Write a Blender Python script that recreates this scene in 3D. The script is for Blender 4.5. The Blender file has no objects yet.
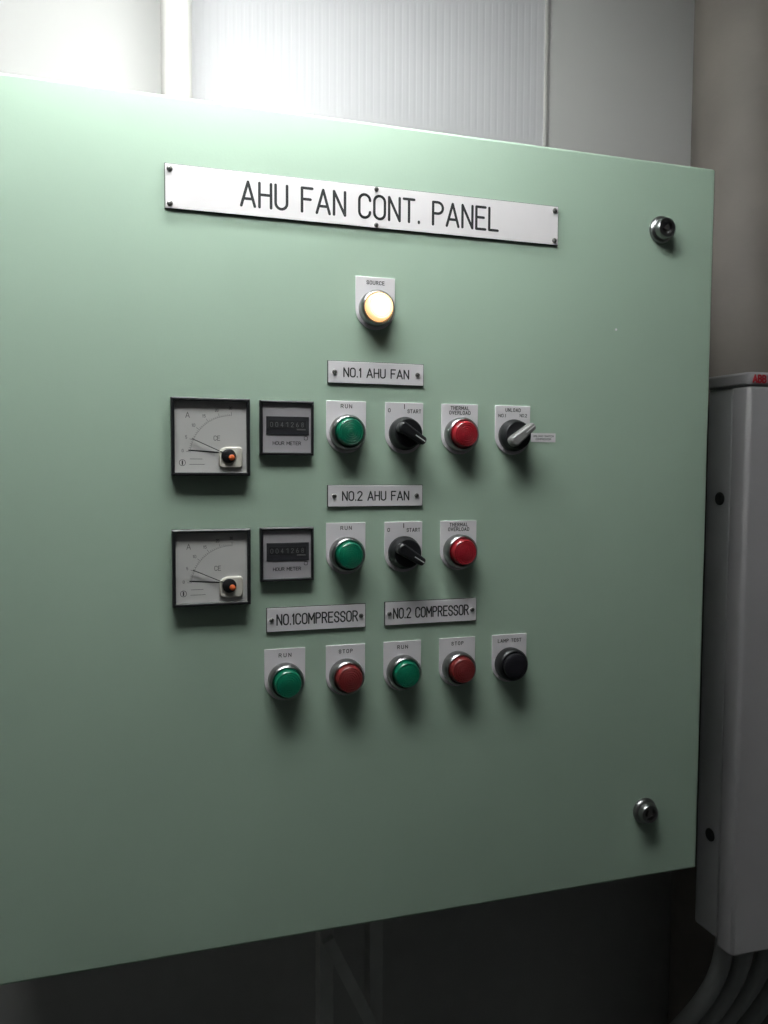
import bpy, bmesh, math
from mathutils import Vector, Matrix
S=bpy.context.scene
ZO=1.45
MM=0.001
# ---------------- materials ----------------
def newmat(name):
    m=bpy.data.materials.new(name); m.use_nodes=True
    nt=m.node_tree; return m,nt,nt.nodes['Principled BSDF']
def mat(name,col,rough=0.5,metal=0.0,var=0.0,scale=20,bump=0.0,bscale=400,emit=None,es=0,spec=0.5,coat=0,stretch=None,dirt=None):
    m,nt,b=newmat(name)
    b.inputs['Base Color'].default_value=(*col,1)
    b.inputs['Roughness'].default_value=rough
    b.inputs['Metallic'].default_value=metal
    b.inputs['Specular IOR Level'].default_value=spec
    b.inputs['Coat Weight'].default_value=coat
    tc=nt.nodes.new('ShaderNodeTexCoord')
    src=tc.outputs['Object']
    if stretch:
        mp=nt.nodes.new('ShaderNodeMapping'); mp.inputs['Scale'].default_value=stretch
        nt.links.new(src,mp.inputs['Vector']); src=mp.outputs['Vector']
    if var>0:
        n=nt.nodes.new('ShaderNodeTexNoise'); n.inputs['Scale'].default_value=scale; n.inputs['Detail'].default_value=6
        nt.links.new(src,n.inputs['Vector'])
        r=nt.nodes.new('ShaderNodeValToRGB')
        r.color_ramp.elements[0].position=0.3; r.color_ramp.elements[1].position=0.7
        d=dirt or tuple(c*(1-var) for c in col)
        r.color_ramp.elements[0].color=(*d,1); r.color_ramp.elements[1].color=(*col,1)
        nt.links.new(n.outputs['Fac'],r.inputs['Fac']); nt.links.new(r.outputs['Color'],b.inputs['Base Color'])
    if bump>0:
        n2=nt.nodes.new('ShaderNodeTexNoise'); n2.inputs['Scale'].default_value=bscale; n2.inputs['Detail'].default_value=3
        nt.links.new(src,n2.inputs['Vector'])
        bp=nt.nodes.new('ShaderNodeBump'); bp.inputs['Strength'].default_value=bump; bp.inputs['Distance'].default_value=0.0006
        nt.links.new(n2.outputs['Fac'],bp.inputs['Height']); nt.links.new(bp.outputs['Normal'],b.inputs['Normal'])
    if emit:
        b.inputs['Emission Color'].default_value=(*emit,1); b.inputs['Emission Strength'].default_value=es
    return m
M={}
M['green']=mat('green_enamel',(0.395,0.515,0.415),0.45,var=0.06,scale=5,bump=0.10,bscale=420,spec=0.35)
M['wall']=mat('painted_steel_wall',(0.47,0.455,0.45),0.6,var=0.08,scale=3)
M['sheet']=mat('ribbed_sheet',(0.46,0.445,0.465),0.5,var=0.05,scale=6)
M['pipe']=mat('lagged_pipe',(0.22,0.19,0.17),0.65,var=0.3,scale=6,bump=0.5,bscale=90)
M['conduit']=mat('conduit_paint',(0.46,0.44,0.425),0.6,var=0.1,scale=9)
M['bracket']=mat('bracket_white_paint',(0.66,0.65,0.63),0.5,var=0.3,scale=15)
M['plate']=mat('white_laminate',(0.80,0.76,0.79),0.35,var=0.03,scale=30)
M['plate_big']=mat('white_laminate_large',(0.84,0.79,0.81),0.35,var=0.04,scale=20)
M['edge']=mat('laminate_core',(0.03,0.03,0.03),0.5)
M['ink']=mat('engraving_black',(0.012,0.012,0.014),0.6)
M['inkgrey']=mat('engraving_grey',(0.12,0.115,0.12),0.6)
M['black']=mat('black_plastic',(0.010,0.010,0.012),0.38,bump=0.05)
M['blackgloss']=mat('black_button',(0.015,0.014,0.018),0.25)
M['chrome']=mat('chrome_ring',(0.30,0.295,0.30),0.30,metal=1.0)
M['steel']=mat('dark_screw_steel',(0.22,0.21,0.20),0.4,metal=0.9)
M['green_l']=mat('green_lens',(0.0,0.135,0.072),0.3,spec=0.5,coat=0.3)
M['red_l']=mat('red_lens',(0.30,0.010,0.018),0.3,coat=0.3)
M['red_d']=mat('red_lens_dull',(0.17,0.016,0.016),0.42)
M['meterface']=mat('meter_dial_white',(0.64,0.62,0.61),0.4,var=0.03)
M['beige']=mat('meter_corner_cover',(0.62,0.58,0.52),0.4)
M['orange']=mat('zero_adjust_orange',(0.75,0.16,0.05),0.4)
M['hourface']=mat('hour_meter_face',(0.36,0.34,0.36),0.45)
M['counter']=mat('counter_window',(0.03,0.03,0.035),0.3)
M['digit']=mat('counter_digit',(0.13,0.13,0.13),0.5)
M['mark']=mat('white_mark',(0.6,0.6,0.6),0.5)
M['greyhandle']=mat('grey_handle',(0.22,0.21,0.21),0.3)
M['drive']=mat('drive_cover_grey',(0.42,0.40,0.415),0.5,var=0.06,scale=12)
M['drive_side']=mat('drive_side_grey',(0.48,0.47,0.485),0.55,var=0.08,scale=12)
M['lid']=mat('drive_lid_dark',(0.30,0.285,0.295),0.45)
M['logo']=mat('logo_red',(0.40,0.02,0.03),0.5)
M['floor']=mat('floor_paint_dark',(0.10,0.12,0.11),0.6,var=0.3,scale=5)
M['ceil']=mat('ceiling_paint',(0.4,0.4,0.39),0.7,var=0.05)
M['cable']=mat('cable_grey',(0.34,0.34,0.34),0.6)
M['tube']=mat('fluorescent_tube',(0.9,0.9,0.9),0.4,emit=(0.95,1.0,0.975),es=54)
M['glow_tube']=mat('added_glow_tube',(0.9,0.9,0.9),0.4,emit=(0.95,1.0,0.975),es=105)  # emitter of the added lamp that makes the door-top glow
M['tube3']=mat('fluorescent_tube_cabinet_top',(0.9,0.9,0.9),0.4,emit=(0.97,1.0,0.985),es=14)
M['fixture']=mat('fixture_white',(0.7,0.7,0.7),0.5)
M['rubber']=mat('rubber_grommet',(0.015,0.015,0.015),0.7)
# lit lens: brighter in the middle (filament behind a diffusing lens)
m,nt,b=newmat('amber_lit_lens')
b.inputs['Base Color'].default_value=(0.9,0.65,0.4,1); b.inputs['Roughness'].default_value=0.35
tc=nt.nodes.new('ShaderNodeTexCoord'); gr=nt.nodes.new('ShaderNodeVectorMath'); gr.operation='LENGTH'
mp=nt.nodes.new('ShaderNodeMapping'); mp.inputs['Scale'].default_value=(1,0,1)
nt.links.new(tc.outputs['Object'],mp.inputs['Vector']); nt.links.new(mp.outputs['Vector'],gr.inputs[0])
cr=nt.nodes.new('ShaderNodeValToRGB'); dv=nt.nodes.new('ShaderNodeMath'); dv.operation='DIVIDE'; dv.inputs[1].default_value=0.014
nt.links.new(gr.outputs['Value'],dv.inputs[0]); nt.links.new(dv.outputs[0],cr.inputs['Fac'])
cr.color_ramp.elements[0].position=0.25; cr.color_ramp.elements[0].color=(2.4,1.9,1.25,1)
cr.color_ramp.elements[1].position=1.0; cr.color_ramp.elements[1].color=(0.75,0.40,0.14,1)
nt.links.new(cr.outputs['Color'],b.inputs['Emission Color']); b.inputs['Emission Strength'].default_value=1.2
M['lit']=m

# ---------------- helpers ----------------
def link(ob,parent=None):
    S.collection.objects.link(ob)
    if parent: ob.parent=parent
    return ob
def empty(name,x,y,z,parent=None):
    e=bpy.data.objects.new(name,None); e.empty_display_size=0.02; e.location=(x,y,z); return link(e,parent)
def obj(name,bm,mat_,loc=(0,0,0),parent=None,smooth=False,bev=0,seg=2,recalc=True):
    me=bpy.data.meshes.new(name)
    if recalc: bmesh.ops.recalc_face_normals(bm,faces=bm.faces)
    bm.to_mesh(me); bm.free()
    ob=bpy.data.objects.new(name,me); ob.location=loc; me.materials.append(M[mat_]); link(ob,parent)
    if bev:
        md=ob.modifiers.new('bev','BEVEL'); md.width=bev; md.segments=seg; md.limit_method='ANGLE'
        smooth=True
    if smooth:
        for p in me.polygons: p.use_smooth=True
        try: me.set_sharp_from_angle(angle=math.radians(38))
        except Exception: pass
    return ob
def box(name,x0,x1,y0,y1,z0,z1,mat_,parent=None,bev=0,seg=2):
    cx,cy,cz=(x0+x1)/2,(y0+y1)/2,(z0+z1)/2
    bm=bmesh.new(); bmesh.ops.create_cube(bm,size=1)
    for v in bm.verts: v.co=Vector((v.co.x*(x1-x0),v.co.y*(y1-y0),v.co.z*(z1-z0)))
    return obj(name,bm,mat_,(cx,cy,cz),parent,bev=bev,seg=seg)
def lathe(name,prof,mat_,loc=(0,0,0),parent=None,seg=56):
    """prof: (radius, protrusion) towards -Y"""
    bm=bmesh.new(); rings=[]
    for (r,h) in prof:
        if r<=1e-7: rings.append([bm.verts.new((0,-h,0))])
        else: rings.append([bm.verts.new((r*math.cos(2*math.pi*i/seg),-h,r*math.sin(2*math.pi*i/seg))) for i in range(seg)])
    for a,c in zip(rings,rings[1:]):
        for i in range(seg):
            j=(i+1)%seg
            if len(a)==1 and len(c)==1: continue
            if len(a)==1: bm.faces.new((a[0],c[i],c[j]))
            elif len(c)==1: bm.faces.new((a[i],c[0],a[j]))
            else: bm.faces.new((a[i],c[i],c[j],a[j]))
    return obj(name,bm,mat_,loc,parent,smooth=True)
def prism(name,pts,y0,y1,mat_,loc=(0,0,0),parent=None,bev=0):
    bm=bmesh.new()
    a=[bm.verts.new((x,y0,z)) for x,z in pts]; b_=[bm.verts.new((x,y1,z)) for x,z in pts]
    bm.faces.new(a); bm.faces.new(b_[::-1])
    n=len(pts)
    for i in range(n):
        j=(i+1)%n; bm.faces.new((a[i],b_[i],b_[j],a[j]))
    return obj(name,bm,mat_,loc,parent,bev=bev)
def tube(name,pts,r,mat_,parent=None,smooth=True,res=6):
    cu=bpy.data.curves.new(name,'CURVE'); cu.dimensions='3D'; cu.bevel_depth=r; cu.bevel_resolution=res; cu.use_fill_caps=True
    sp=cu.splines.new('NURBS' if smooth else 'POLY'); sp.points.add(len(pts)-1)
    for p,q in zip(sp.points,pts): p.co=(*q,1)
    if smooth: sp.use_endpoint_u=True; sp.order_u=4; sp.resolution_u=10
    cu.materials.append(M[mat_]); return link(bpy.data.objects.new(name,cu),parent)
def ribbon(name,polys,w,mat_,loc,parent):
    """flat printed/engraved strokes in the XZ plane facing -Y; polys in metres"""
    bm=bmesh.new(); h=w/2; k=0
    def face(pts):
        nonlocal k
        y=-2e-6*(k%5); k+=1
        bm.faces.new([bm.verts.new((x,y,z)) for x,z in pts])
    for pl in polys:
        for (a,b_),(c,d) in zip(pl,pl[1:]):
            L=math.hypot(c-a,d-b_)
            if L<1e-7: continue
            nx,nz=-(d-b_)/L*h,(c-a)/L*h
            face([(a-nx,b_-nz),(c-nx,d-nz),(c+nx,d+nz),(a+nx,b_+nz)])
        for (a,b_) in pl: face([(a+h*math.cos(math.pi*i/5),b_+h*math.sin(math.pi*i/5)) for i in range(10)])
    return obj(name,bm,mat_,loc,parent,recalc=False)
# ---- engraved single-stroke lettering ----
def arc(cx,cy,rx,ry,a0,a1,n=9):
    return [(cx+rx*math.cos(math.radians(a0+(a1-a0)*i/n)),cy+ry*math.sin(math.radians(a0+(a1-a0)*i/n))) for i in range(n+1)]
ov=lambda w=.5,r=.25:[arc(w/2,1-r,w/2,r,0,180)+arc(w/2,r,w/2,r,180,360)+[(w,1-r)]]
Gl={
'O':(.5,ov()),'0':(.46,ov(.46,.25)),
'C':(.5,[arc(.25,.75,.25,.25,0,180)+arc(.25,.25,.25,.25,180,360)]),
'G':(.5,[arc(.25,.75,.25,.25,0,180)+arc(.25,.25,.25,.25,180,360)+[(.5,.46),(.28,.46)]]),
'U':(.5,[[(0,1),(0,.25)]+arc(.25,.25,.25,.25,180,360)+[(.5,1)]]),
'S':(.48,[arc(.24,.75,.24,.25,0,270)+arc(.24,.25,.24,.25,90,-180)[1:]]),
'D':(.5,[[(0,0),(0,1),(.22,1)]+arc(.22,.72,.28,.28,90,0)+arc(.22,.28,.28,.28,0,-90)+[(0,0)]]),
'P':(.48,[[(0,0),(0,1),(.24,1)]+arc(.24,.75,.24,.25,90,-90)+[(0,.5)]]),
'R':(.5,[[(0,0),(0,1),(.24,1)]+arc(.24,.75,.24,.25,90,-90)+[(0,.5)],[(.26,.5),(.5,0)]]),
'B':(.5,[[(0,0),(0,1),(.22,1)]+arc(.22,.76,.22,.24,90,-90)+[(0,.52)],[(.22,.52)]+arc(.24,.26,.26,.26,90,-90)+[(0,0)]]),
'A':(.58,[[(0,0),(.29,1),(.58,0)],[(.09,.3),(.49,.3)]]),
'H':(.5,[[(0,0),(0,1)],[(.5,0),(.5,1)],[(0,.52),(.5,.52)]]),
'F':(.46,[[(0,0),(0,1),(.46,1)],[(0,.53),(.38,.53)]]),
'E':(.46,[[(.46,0),(0,0),(0,1),(.46,1)],[(0,.53),(.38,.53)]]),
'L':(.44,[[(0,1),(0,0),(.44,0)]]),
'N':(.5,[[(0,0),(0,1),(.5,0),(.5,1)]]),
'M':(.6,[[(0,0),(0,1),(.3,.35),(.6,1),(.6,0)]]),
'T':(.5,[[(0,1),(.5,1)],[(.25,1),(.25,0)]]),
'V':(.54,[[(0,1),(.27,0),(.54,1)]]),
'W':(.7,[[(0,1),(.17,0),(.35,.8),(.53,0),(.7,1)]]),
'Y':(.5,[[(0,1),(.25,.5),(.5,1)],[(.25,.5),(.25,0)]]),
'I':(.02,[[(0,1),(0,0)]]),
'1':(.16,[[(0,.8),(.13,1),(.13,0)]]),
'2':(.46,[arc(.23,.76,.23,.24,170,-25)+[(0,0),(.46,0)]]),
'3':(.46,[arc(.23,.75,.22,.25,160,-90)+arc(.23,.25,.23,.25,90,-160)]),
'4':(.5,[[(.36,0),(.36,1),(0,.3),(.5,.3)]]),
'6':(.46,[arc(.23,.26,.23,.26,180,-180)+[(0,.3),(.08,.7),(.3,1)]]),
'8':(.46,[arc(.23,.76,.2,.24,0,360),arc(.23,.26,.23,.26,0,360)]),
'5':(.46,[[(.42,1),(.04,1),(0,.55)]+arc(.23,.32,.23,.32,120,-150)]),
'.':(.06,[[(.03,0),(.03,.05)]]),
' ':(.26,[]),
}
def text(s,cx,cz,y,h,width,stroke,parent,name='lettering',mat_='ink',gap=.2):
    """all in mm, relative to parent"""
    tot=sum(Gl[c][0] for c in s)+gap*(len(s)-1)
    sx=(width/tot) if width else h
    x=-tot/2; polys=[]
    for c in s:
        w,st=Gl[c]
        for pl in st: polys.append([((x+a)*sx*MM,(b_-.5)*h*MM) for a,b_ in pl])
        x+=w+gap
    return ribbon(name,polys,stroke*MM,mat_,(cx*MM,(y-.03)*MM,cz*MM),parent)
def screw(parent,x,z,y,r=2.6,name='screw',ang=30):
    lathe(name,[(r*MM,0),(r*MM,.8*MM),(r*.7*MM,1.5*MM),(0,1.7*MM)],'steel',(x*MM,y*MM,z*MM),parent,seg=20)
    b=box(name+'_slot',-r*.8*MM,r*.8*MM,-1.9*MM,-1.5*MM,-.3*MM,.3*MM,'ink',parent)
    b.location=(x*MM,(y-1.6)*MM,z*MM); b.rotation_euler=(0,math.radians(ang),0)

# ---------------- room ----------------
WY=0.40
def W(name,x0,x1,y0,y1,z0,z1,m_): return box(name,x0,x1,y0,y1,z0,z1,m_)
W('wall_back',-1.6,2.2,WY,WY+.08,0,2.55,'wall')
W('wall_left',-1.68,-1.6,-2.2,WY+.08,0,2.55,'wall')
W('wall_right',2.2,2.28,-2.2,WY+.08,0,2.55,'wall')
W('floor',-1.68,2.28,-2.2,WY+.08,-.06,0,'floor')
W('ceiling',-1.68,2.28,-2.2,WY+.08,2.55,2.62,'ceil')

# ribbed sheet on the wall
bm=bmesh.new(); x0,x1=.10,.645; z0,z1=ZO-.2,2.54; pitch=.011; n=int((x1-x0)/pitch); prof=[]
for i in range(n):
    a=x0+i*pitch
    prof+=[(a,WY-.006),(a+pitch*.50,WY-.006),(a+pitch*.75,WY-.0058),(a+pitch*.90,WY-.0058)]
prof.append((x0+n*pitch,WY-.006)); prof+= [(x0+n*pitch,WY),(x0,WY)]
lo=[bm.verts.new((x,y,z0)) for x,y in prof]; hi=[bm.verts.new((x,y,z1)) for x,y in prof]
for i in range(len(prof)):
    j=(i+1)%len(prof); bm.faces.new((lo[i],lo[j],hi[j],hi[i]))
bm.faces.new(lo); bm.faces.new(hi[::-1])
sheet=obj('ribbed_wall_cladding',bm,'sheet')
box('edge_trim',x0+n*pitch,x0+n*pitch+.005,WY-.009,WY,z0,z1,'conduit',sheet,bev=.001)

# conduit down into cabinet top
e=empty('conduit_pipe',.078,.30,0)
def vcyl(name,r,z0,z1,mat_,parent,x=0,y=0,seg=48):
    bm=bmesh.new(); bmesh.ops.create_cone(bm,cap_ends=True,segments=seg,radius1=r,radius2=r,depth=z1-z0)
    return obj(name,bm,mat_,(x,y,(z0+z1)/2),parent,smooth=True)
vcyl('pipe',.019,ZO+.325,2.55,'conduit',e); vcyl('gland_nut',.027,ZO+.325,ZO+.345,'conduit',e,seg=6)
# large lagged pipe
e=empty('lagged_duct_pipe',.95,.295,0)
vcyl('pipe',.09,0,2.55,'pipe',e,seg=64)
for z in (.5,1.2,2.4): vcyl('band',.0915,z,z+.02,'pipe',e,seg=64)

# ---------------- cabinet ----------------
cab=empty('control_cabinet',0,0,ZO)
box('body',-.148,.636,.024,.32,-.465,.3235,'green',cab,bev=.003)
box('gasket',-.14,.628,.019,.026,-.457,.316,'rubber',cab)
door=box('door',-.156,.6442,0,.020,-.473,.3315,'green',cab,bev=.0028,seg=4)
for z in (-.40,.25):
    box('wall_mount',-.10,-.05,.32,WY,z,z+.04,'conduit',cab); box('wall_mount',.54,.59,.32,WY,z,z+.04,'conduit',cab)
for k,z in enumerate((.3,-.4)):
    h=vcyl('hinge_%d'%k,.007,z-.03 if k else z-.08,z+.03 if k else z-.02,'steel',cab,x=-.160,y=.012,seg=20)
lathe('paint_chip',[(.0014,0),(.0011,.0003),(0,.0004)],'plate',(.520,0,.147),cab,seg=8)
# quarter turn locks
for (x,z,a) in ((.5735,.258,20),(.570,-.394,-15)):
    l=empty('quarter_turn_lock',x,0,ZO+z)
    lathe('rosette',[(0,0),(.0145,0),(.0150,.002),(.0140,.0045),(.0115,.006),(.0110,.011),(.0100,.0125),(.0070,.0125),(.0068,.008),(0,.008)],'chrome',(0,0,0),l)
    p=prism('insert',[(.0045*math.cos(t),.0045*math.sin(t)) for t in [math.radians(90+120*i) for i in range(3)]],-.0125,-.0075,'steel',(0,0,0),l)
    p.rotation_euler=(0,math.radians(a),0)

# nameplates
def label(name,x0,x1,z0,z1,s,tw,th,st,scr,m_='plate'):
    cx,cz=(x0+x1)/2,(z0+z1)/2
    e=empty(name,cx*MM,0,ZO+cz*MM); w,h=(x1-x0)/2*MM,(z1-z0)/2*MM
    box('plate_core',-w,w,-.0015,0,-h,h,'edge',e)
    box('plate_face',-w+.0005,w-.0005,-.0022,-.0015,-h+.0005,h-.0005,m_,e,bev=.0003)
    text(s,tw[0]-cx,tw[2] if len(tw)>2 else 0,-2.25,th,tw[1],st,e,gap=tw[3] if len(tw)>3 else .2)
    for (x,z,r) in scr: screw(e,x,z,-2.2,r,ang=(x*37+z*11)%180)
    return e
label('engraved_nameplate',45,446,230,270.5,'AHU FAN CONT. PANEL',(245,262),22,2.6,
      [(-196,15.5,2.6),(196,15.5,2.6),(-196,-15.5,2.6),(196,-15.5,2.6),(0,17.2,2.2),(0,-17.2,2.2)],'plate_big')
label('engraved_label',197,296.5,78,100,'NO.1 AHU FAN',(246.7,67),8.4,1.3,[(-43,0,2.3),(43,0,2.3)])
label('engraved_label',197,296.5,-43,-21.2,'NO.2 AHU FAN',(246.7,69),8.6,1.3,[(-43,0,2.3),(43,0,2.3)])
label('engraved_label',136.5,236.5,-164,-139.8,'NO.1COMPRESSOR',(187.3,81),10,1.4,[(-45,0,2.3),(45,0,2.3)])
label('engraved_label',256.5,357.5,-163.8,-139.4,'NO.2 COMPRESSOR',(307,82),10,1.4,[(-45.5,0,2.3),(45.5,0,2.3)])

# legend plate
def legend(e):
    r=20.2; pts=[(-r,31),(r,31),(r,0)]+[(r*math.cos(t),r*math.sin(t)) for t in [-math.pi*i/24 for i in range(1,24)]]+[(-r,0)]
    prism('legend_plate',[(x*MM,z*MM) for x,z in pts],-.0016,0,'plate',(0,0,0),e,bev=.0004)
def ring(e,m_='chrome'):
    lathe('bezel_ring',[(.0135,0),(.0172,0),(.0174,.002),(.0172,.009),(.0166,.0110),(.0152,.0122),(.0142,.0118),(.0139,.0105),(.0137,.004),(0,.004)],m_,(0,-.0016,0),e)
YT=-1.72
def lamp(name,x,top,col,txt,head='lens',ringm='chrome'):
    e=empty(name,x*MM,0,ZO+(top-32.5)*MM); legend(e); ring(e,ringm)
    if head=='lens':
        pf=[(.0136,.004),(.0134,.0135),(.0130,.0165),(.0122,.0180)]
        for k in range(5):
            r=.0115-.0022*k; pf+=[(r,.0185+.00025*k),(r-.0008,.0181+.00025*k),(r-.0016,.0185+.00025*k)]
        pf+=[(0,.0199)]
        lathe('lens',pf,col,(0,-.0016,0),e,seg=64)
    else:
        lathe('push_head',[(.0134,.004),(.0134,.0150),(.0128,.0165),(.0118,.0170),(.006,.0166),(0,.0164)],col,(0,-.0016,0),e)
    return e
ST=.65
e=lamp('indicator_lamp',245.3,184.4,'lit',''); text('SOURCE',0,25.5,YT,3.3,18,ST,e,gap=.3)
for top in (62.7,-57):
    e=lamp('indicator_lamp',216,top,'green_l',''); text('RUN',0,25.8,YT,3.4,11,ST,e,gap=.4)
    e=lamp('indicator_lamp',336.5,top,'red_l',''); text('THERMAL',0,27,YT,3.3,20,ST,e,gap=.3); text('OVERLOAD',0,22.3,YT,3.3,23,ST,e,gap=.3)
e=lamp('push_button',154.7,-179,'green_l',''); text('RUN',0,24.5,YT,3.4,12,ST,e,gap=.5)
e=lamp('push_button',216,-179,'red_d',''); text('STOP',0,24.5,YT,3.4,14,ST,e,gap=.4)
e=lamp('push_button',276,-179,'green_l',''); text('RUN',0,25,YT,3.4,11,ST,e,gap=.4)
e=lamp('push_button',336.5,-179,'red_d',''); text('STOP',0,25,YT,3.4,13,ST,e,gap=.4)
e=lamp('push_button',396.5,-179,'blackgloss','',head='flat',ringm='black'); text('LAMP TEST',0,24.5,YT,3.3,27,ST,e,gap=.3)
# selector switches
def selector(x,top,ang,hm):
    e=empty('selector_switch',x*MM,0,ZO+(top-32.5)*MM); legend(e)
    lathe('collar',[(.012,0),(.0165,0),(.0168,.003),(.0162,.0065),(.0150,.008),(.0148,.0125),(.0138,.014),(0,.014)],'black',(0,-.0016,0),e)
    pts=[]
    for t in range(0,9): a=math.pi*(-.5+t/8); pts.append((14.4+2.6*math.cos(a),4.0*math.sin(a)))
    for t in range(0,9): a=math.pi*(.5+t/8); pts.append((-10.8+4.2*math.cos(a),5.6*math.sin(a)))
    h=prism('handle',[(a*MM,b_*MM) for a,b_ in pts],-.0265,-.0150,hm,(0,0,0),e,bev=.0018)
    h.rotation_euler=(0,-math.radians(ang),0)
    i=box('pointer_mark',4*MM,15.5*MM,-.0269,-.0263,-.5*MM,.5*MM,'mark',e)
    i.data.transform(Matrix.Translation(i.location)); i.location=(0,0,0); i.rotation_euler=(0,-math.radians(ang),0)
    return e
for top in (62.7,-57):
    e=selector(276.3,top,-32,'black')
    text('0',-16,23,YT,3.4,2,ST,e); text('START',10.5,22.5,YT,3.4,14,ST,e,gap=.3); text('I',0,27,YT,4,.01,.9,e)
e=selector(396.7,62.7,38,'greyhandle'); text('UNLOAD',0,26.5,YT,3.3,17,ST,e,gap=.3); text('NO.1',-12.5,20.5,YT,3,8,.58,e); text('NO.2',12,21,YT,3,8,.58,e)

# square hollow bezel shared by both meter types
def bezel(e,o,i,d,rec):
    bm=bmesh.new()
    def rg(s,y): return [bm.verts.new((a*s*MM,-y*MM,b_*s*MM)) for a,b_ in ((-1,-1),(1,-1),(1,1),(-1,1))]
    R=[rg(o,0),rg(o,d-1),rg(o-1.0,d),rg(i+.4,d),rg(i,d-.5),rg(i,rec)]
    for a,c in zip(R,R[1:]):
        for k in range(4): bm.faces.new((a[k],a[(k+1)%4],c[(k+1)%4],c[k]))
    obj('bezel',bm,'black',(0,0,0),e)
def ammeter(cx,cz):
    e=empty('analog_ammeter',cx*MM,0,ZO+cz*MM)
    i=33; bezel(e,36,i,11,6)
    box('dial',-i*MM,i*MM,-.0065,-.0005,-i*MM,i*MM,'meterface',e)
    y=-6.6; px,pz=19,-18
    def stroke(pts,w,m_='inkgrey',nm='scale'):
        ribbon(nm,[[(a*MM,b_*MM) for a,b_ in pl] for pl in pts],w*MM,m_,(0,y*MM,0),e)
    P_=lambda r,a:(px+r*math.cos(math.radians(a)),pz+r*math.sin(math.radians(a)))
    ls=[]
    for k in range(31): ls.append([P_(38,90+k*2.8),P_(41.5 if k%6==0 else 39.4,90+k*2.8)])
    stroke(ls,.35)
    stroke([[P_(38,90+i_*2.8) for i_ in range(31)]],.22)
    for k,t in enumerate(('30','20','15','10','5','0')):
        q=P_(45,91+k*16.5); text(t,q[0],q[1],y,2.6,2.8 if len(t)>1 else 1.3,.4,e,'numeral','inkgrey')
    text('A',-21,20,y,5,3.4,.55,e,mat_='inkgrey')
    text('CE',5.5,-1,y,4.2,5.5,.55,e,mat_='inkgrey')
    stroke([[(-19.5,-25.5),(-6,-25.5)],[(-19,-20.5),(-8,-20.5)]],.45)
    stroke([arc(-26,-24,2.8,2.8,0,360,20)],.45,'ink')
    stroke([[(-26,-22.5),(-26,-25.5)]],1.2,'ink')
    nd=[(P_(4,156)),(P_(40,156))]
    tube('needle',[(nd[0][0]*MM,-.0090,nd[0][1]*MM),(nd[1][0]*MM,-.0090,nd[1][1]*MM)],.0004,'ink',e,smooth=False,res=2)
    stroke([[(-20,-12.5),(9,-14.5)]],1.3,'ink')
    c=[(7,-27),(10,-29),(27,-29),(29,-27),(29,-11),(27,-9),(14,-9),(10,-10.5),(7,-14)]
    prism('corner_cover',[(a*MM,b_*MM) for a,b_ in c],-.0088,-.006,'beige',(0,0,0),e,bev=.0012)
    lathe('adjuster_boss',[(.0066,0),(.0066,.0015),(.0056,.0022),(0,.0022)],'black',(16*MM,-.0088,-17.5*MM),e,seg=32)
    lathe('adjuster_screw',[(.0027,0),(.0027,.0014),(.0020,.0019),(0,.0019)],'orange',(18.6*MM,-.0110,-19*MM),e,seg=24)
ammeter(84.3,23.9); ammeter(84.3,-98.0)
def hour(cx,cz):
    e=empty('hour_meter',cx*MM,0,ZO+cz*MM)
    i=23.4; bezel(e,26,i,7,4)
    box('face',-i*MM,i*MM,-.0045,-.0005,-i*MM,i*MM,'hourface',e)
    box('counter_frame',-.0200,.0215,-.0052,-.0045,-.0065,.0110,'counter',e,bev=.0003)
    box('counter_reels',-.0175,.0185,-.0055,-.0052,-.0005,.0070,'ink',e)
    for k,d in enumerate('0041268'):
        text(d,-15+k*5,3.2,-5.6,4.2,2.2,.5,e,'digit','digit')
    box('tenths_window',.0095,.0180,-.00565,-.0050,-.0020,-.0006,'digit',e)
    text('HOUR METER',0,-14.5,-4.6,3.0,27,.58,e)
    text('0',18.5,-9.5,-4.6,3.5,3.4,.5,e,'terminal_mark')
hour(156.3,33.5); hour(156.3,-87.6)

# sticker
e=empty('paper_label',.4335,0,ZO+.0285)
box('paper',-.0145,.0145,-.0003,0,-.0048,.0048,'plate',e)
text('UNLOAD SWITCH',0,1.6,-.32,1.8,24,.35,e); text('COMPRESSOR',0,-1.6,-.32,1.8,18,.35,e)

# ---------------- drive unit ----------------
d=empty('variable_frequency_drive',.743,.05,ZO)
def zprism(name,pts,z0,z1,mat_,parent,bev=0):
    bm=bmesh.new(); a=[bm.verts.new((x,y,z0)) for x,y in pts]; b_=[bm.verts.new((x,y,z1)) for x,y in pts]
    bm.faces.new(a[::-1]); bm.faces.new(b_); n=len(pts)
    for i in range(n): j=(i+1)%n; bm.faces.new((a[i],a[j],b_[j],b_[i]))
    return obj(name,bm,mat_,(0,0,0),parent,bev=bev)
W_=.26
cover=[(0,.03),(0,.008),(.002,.002),(.008,0),(W_-.008,0),(W_-.002,.002),(W_,.008),(W_,.03)]
zprism('front_cover',cover,-.630,.098,'drive',d,bev=.003)
zprism('side_housing',[(.003,.03),(W_-.003,.03),(W_-.003,.078),(.003,.078)],-.624,.100,'drive_side',d,bev=.004)
lid=[(-.001,.080),(-.001,.008),(.002,.001),(.008,-.001),(W_-.008,-.001),(W_-.002,.001),(W_+.001,.008),(W_+.001,.080)]
zprism('top_lid',lid,.099,.1155,'lid',d,bev=.003)
text('ABB',14,107,-1.6,8.5,19,2.3,d,'logo','logo',gap=.22)
for z in (-.043,-.490):
    g=lathe('side_grommet',[(.0085,-.002),(.0085,.001),(.0070,.0022),(.0050,.0015),(0,.0005)],'rubber',(.003,.050,z),d,seg=32)
    g.rotation_euler=(0,0,math.radians(-90))
box('heatsink',.03,.09,.078,.15,-.57,.08,'steel',d)
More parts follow.
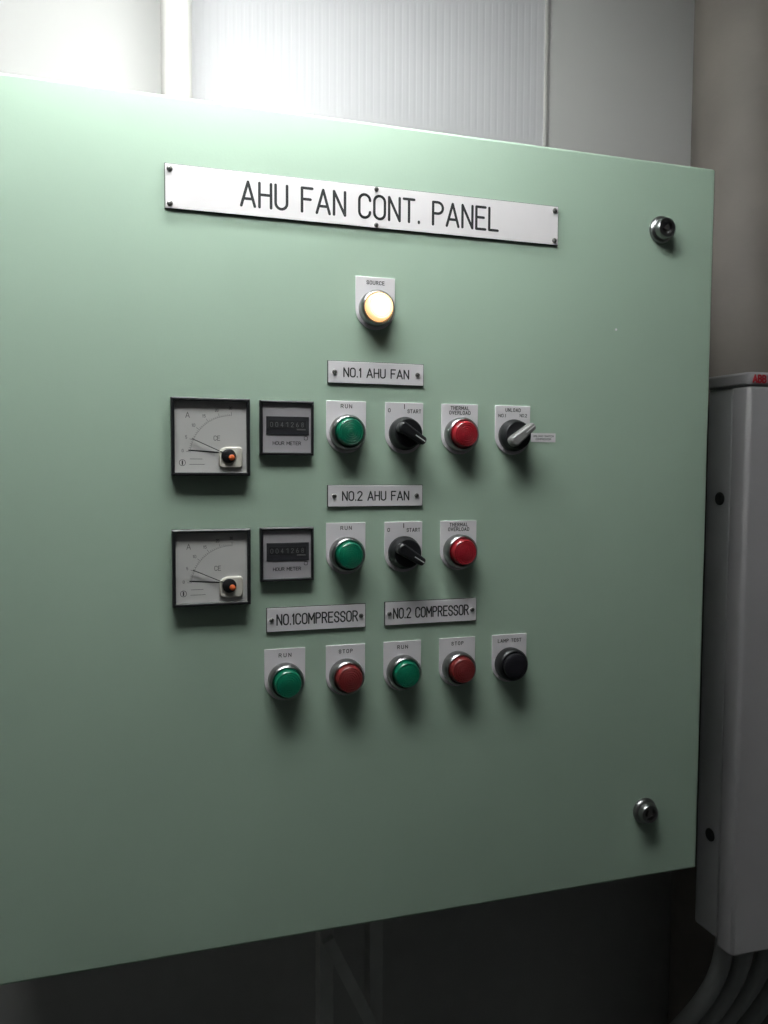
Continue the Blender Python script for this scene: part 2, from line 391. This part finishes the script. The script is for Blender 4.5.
for z in (-.5,.02): box('strut',.04,.085,.15,WY-.05,z,z+.04,'conduit',d)

# cables beneath drive
for k,(a,bx) in enumerate(((.775,.725),(.81,.775),(.85,.81),(.89,.87))):
    c=tube('drive_cable',[(a,.10,ZO-.622),(a,.10,ZO-.67),(a-.005,.12,ZO-.73),(bx-.01,.14,ZO-.80),(bx-.05,.17,ZO-.86),(bx-.06,.18,ZO-1.0),(bx-.06,.18,0.0)],.012,'cable')
# support bracket beneath cabinet
br=empty('support_bracket',0,0,ZO)
for x in (.238,.304): box('upright',x,x+.018,.20,.225,-1.45,-.465,'bracket',br,bev=.001)
def bar(p,q,w,parent):
    p,q=Vector(p),Vector(q); dd=q-p; b=box('brace',-w/2,w/2,-.004,.004,-dd.length/2,dd.length/2,'bracket',parent)
    b.location=(p+q)/2; b.rotation_euler=(0,math.atan2(dd.x,dd.z),0); return b
bar((.247,.195,-.60),(.313,.195,-.74),.015,br); bar((.313,.195,-.74),(.247,.195,-.90),.015,br)

# ---------------- lights ----------------
def fixture(name,LX,LY,LZ,L,r,ys,tm,hw,hang=True):
    f=empty(name,LX,LY,LZ); s=1 if hang else -1
    box('housing',-L/2-.02,L/2+.02,-hw,hw,min(s*.03,s*(.07 if hang else .045)),max(s*.03,s*(.07 if hang else .045)),'fixture',f,bev=.003)
    for yy in ys:
        t=bmesh.new(); bmesh.ops.create_cone(t,cap_ends=True,segments=24,radius1=r,radius2=r,depth=L)
        o=obj('tube',t,tm,(0,yy,s*.004),f,smooth=True); o.rotation_euler=(0,math.radians(90),0)
    for x in (-L/2-.005,L/2+.005): box('lamp_holder',x-.006,x+.006,-hw+.004,hw-.004,min(s*-.012,s*.032),max(s*-.012,s*.032),'fixture',f)
    if hang:
        for x in (-L/3,L/3): box('hanger',x-.006,x+.006,-.004,.004,.07,2.55-LZ,'steel',f)
fixture('added_glow_fixture',.03,-.38,ZO+.80,.70,.013,(-.085,0,.085),'tube',.12)
M['tube'].node_tree.nodes['Principled BSDF'].inputs['Emission Strength'].default_value=34
fixture('added_glow_fixture',.10,-.05,ZO+.50,.44,.008,(0,),'glow_tube',.02)  # unseen lamp added to imitate camera bloom along the door's top edge
# strip lamp lying on the cabinet roof, washing the wall
fixture('fluorescent_strip_lamp',.10,.20,ZO+.3685,.42,.008,(0,),'tube3',.02,hang=False)

w=bpy.data.worlds.new('W'); S.world=w; w.use_nodes=True
w.node_tree.nodes['Background'].inputs[0].default_value=(.9,.92,1,1); w.node_tree.nodes['Background'].inputs[1].default_value=.02

# ---------------- camera ----------------
yaw,pitch,roll=math.radians(17.82),math.radians(-3.32),math.radians(.31)
fw=Vector((math.sin(yaw)*math.cos(pitch),math.cos(yaw)*math.cos(pitch),math.sin(pitch)))
r0=Vector((math.cos(yaw),-math.sin(yaw),0)); u0=r0.cross(fw)
r=r0*math.cos(roll)+u0*math.sin(roll); u=-r0*math.sin(roll)+u0*math.cos(roll)
cd=bpy.data.cameras.new('camera'); cd.sensor_fit='VERTICAL'; cd.sensor_height=24; cd.lens=833.4*24/1024; cd.clip_start=.02
co=bpy.data.objects.new('camera',cd); S.collection.objects.link(co)
mw=Matrix((( r.x,u.x,-fw.x,0),(r.y,u.y,-fw.y,-.7959),(r.z,u.z,-fw.z,ZO),(0,0,0,1))); co.matrix_world=mw
S.camera=co
S.view_settings.view_transform='Standard'; S.view_settings.look='None'
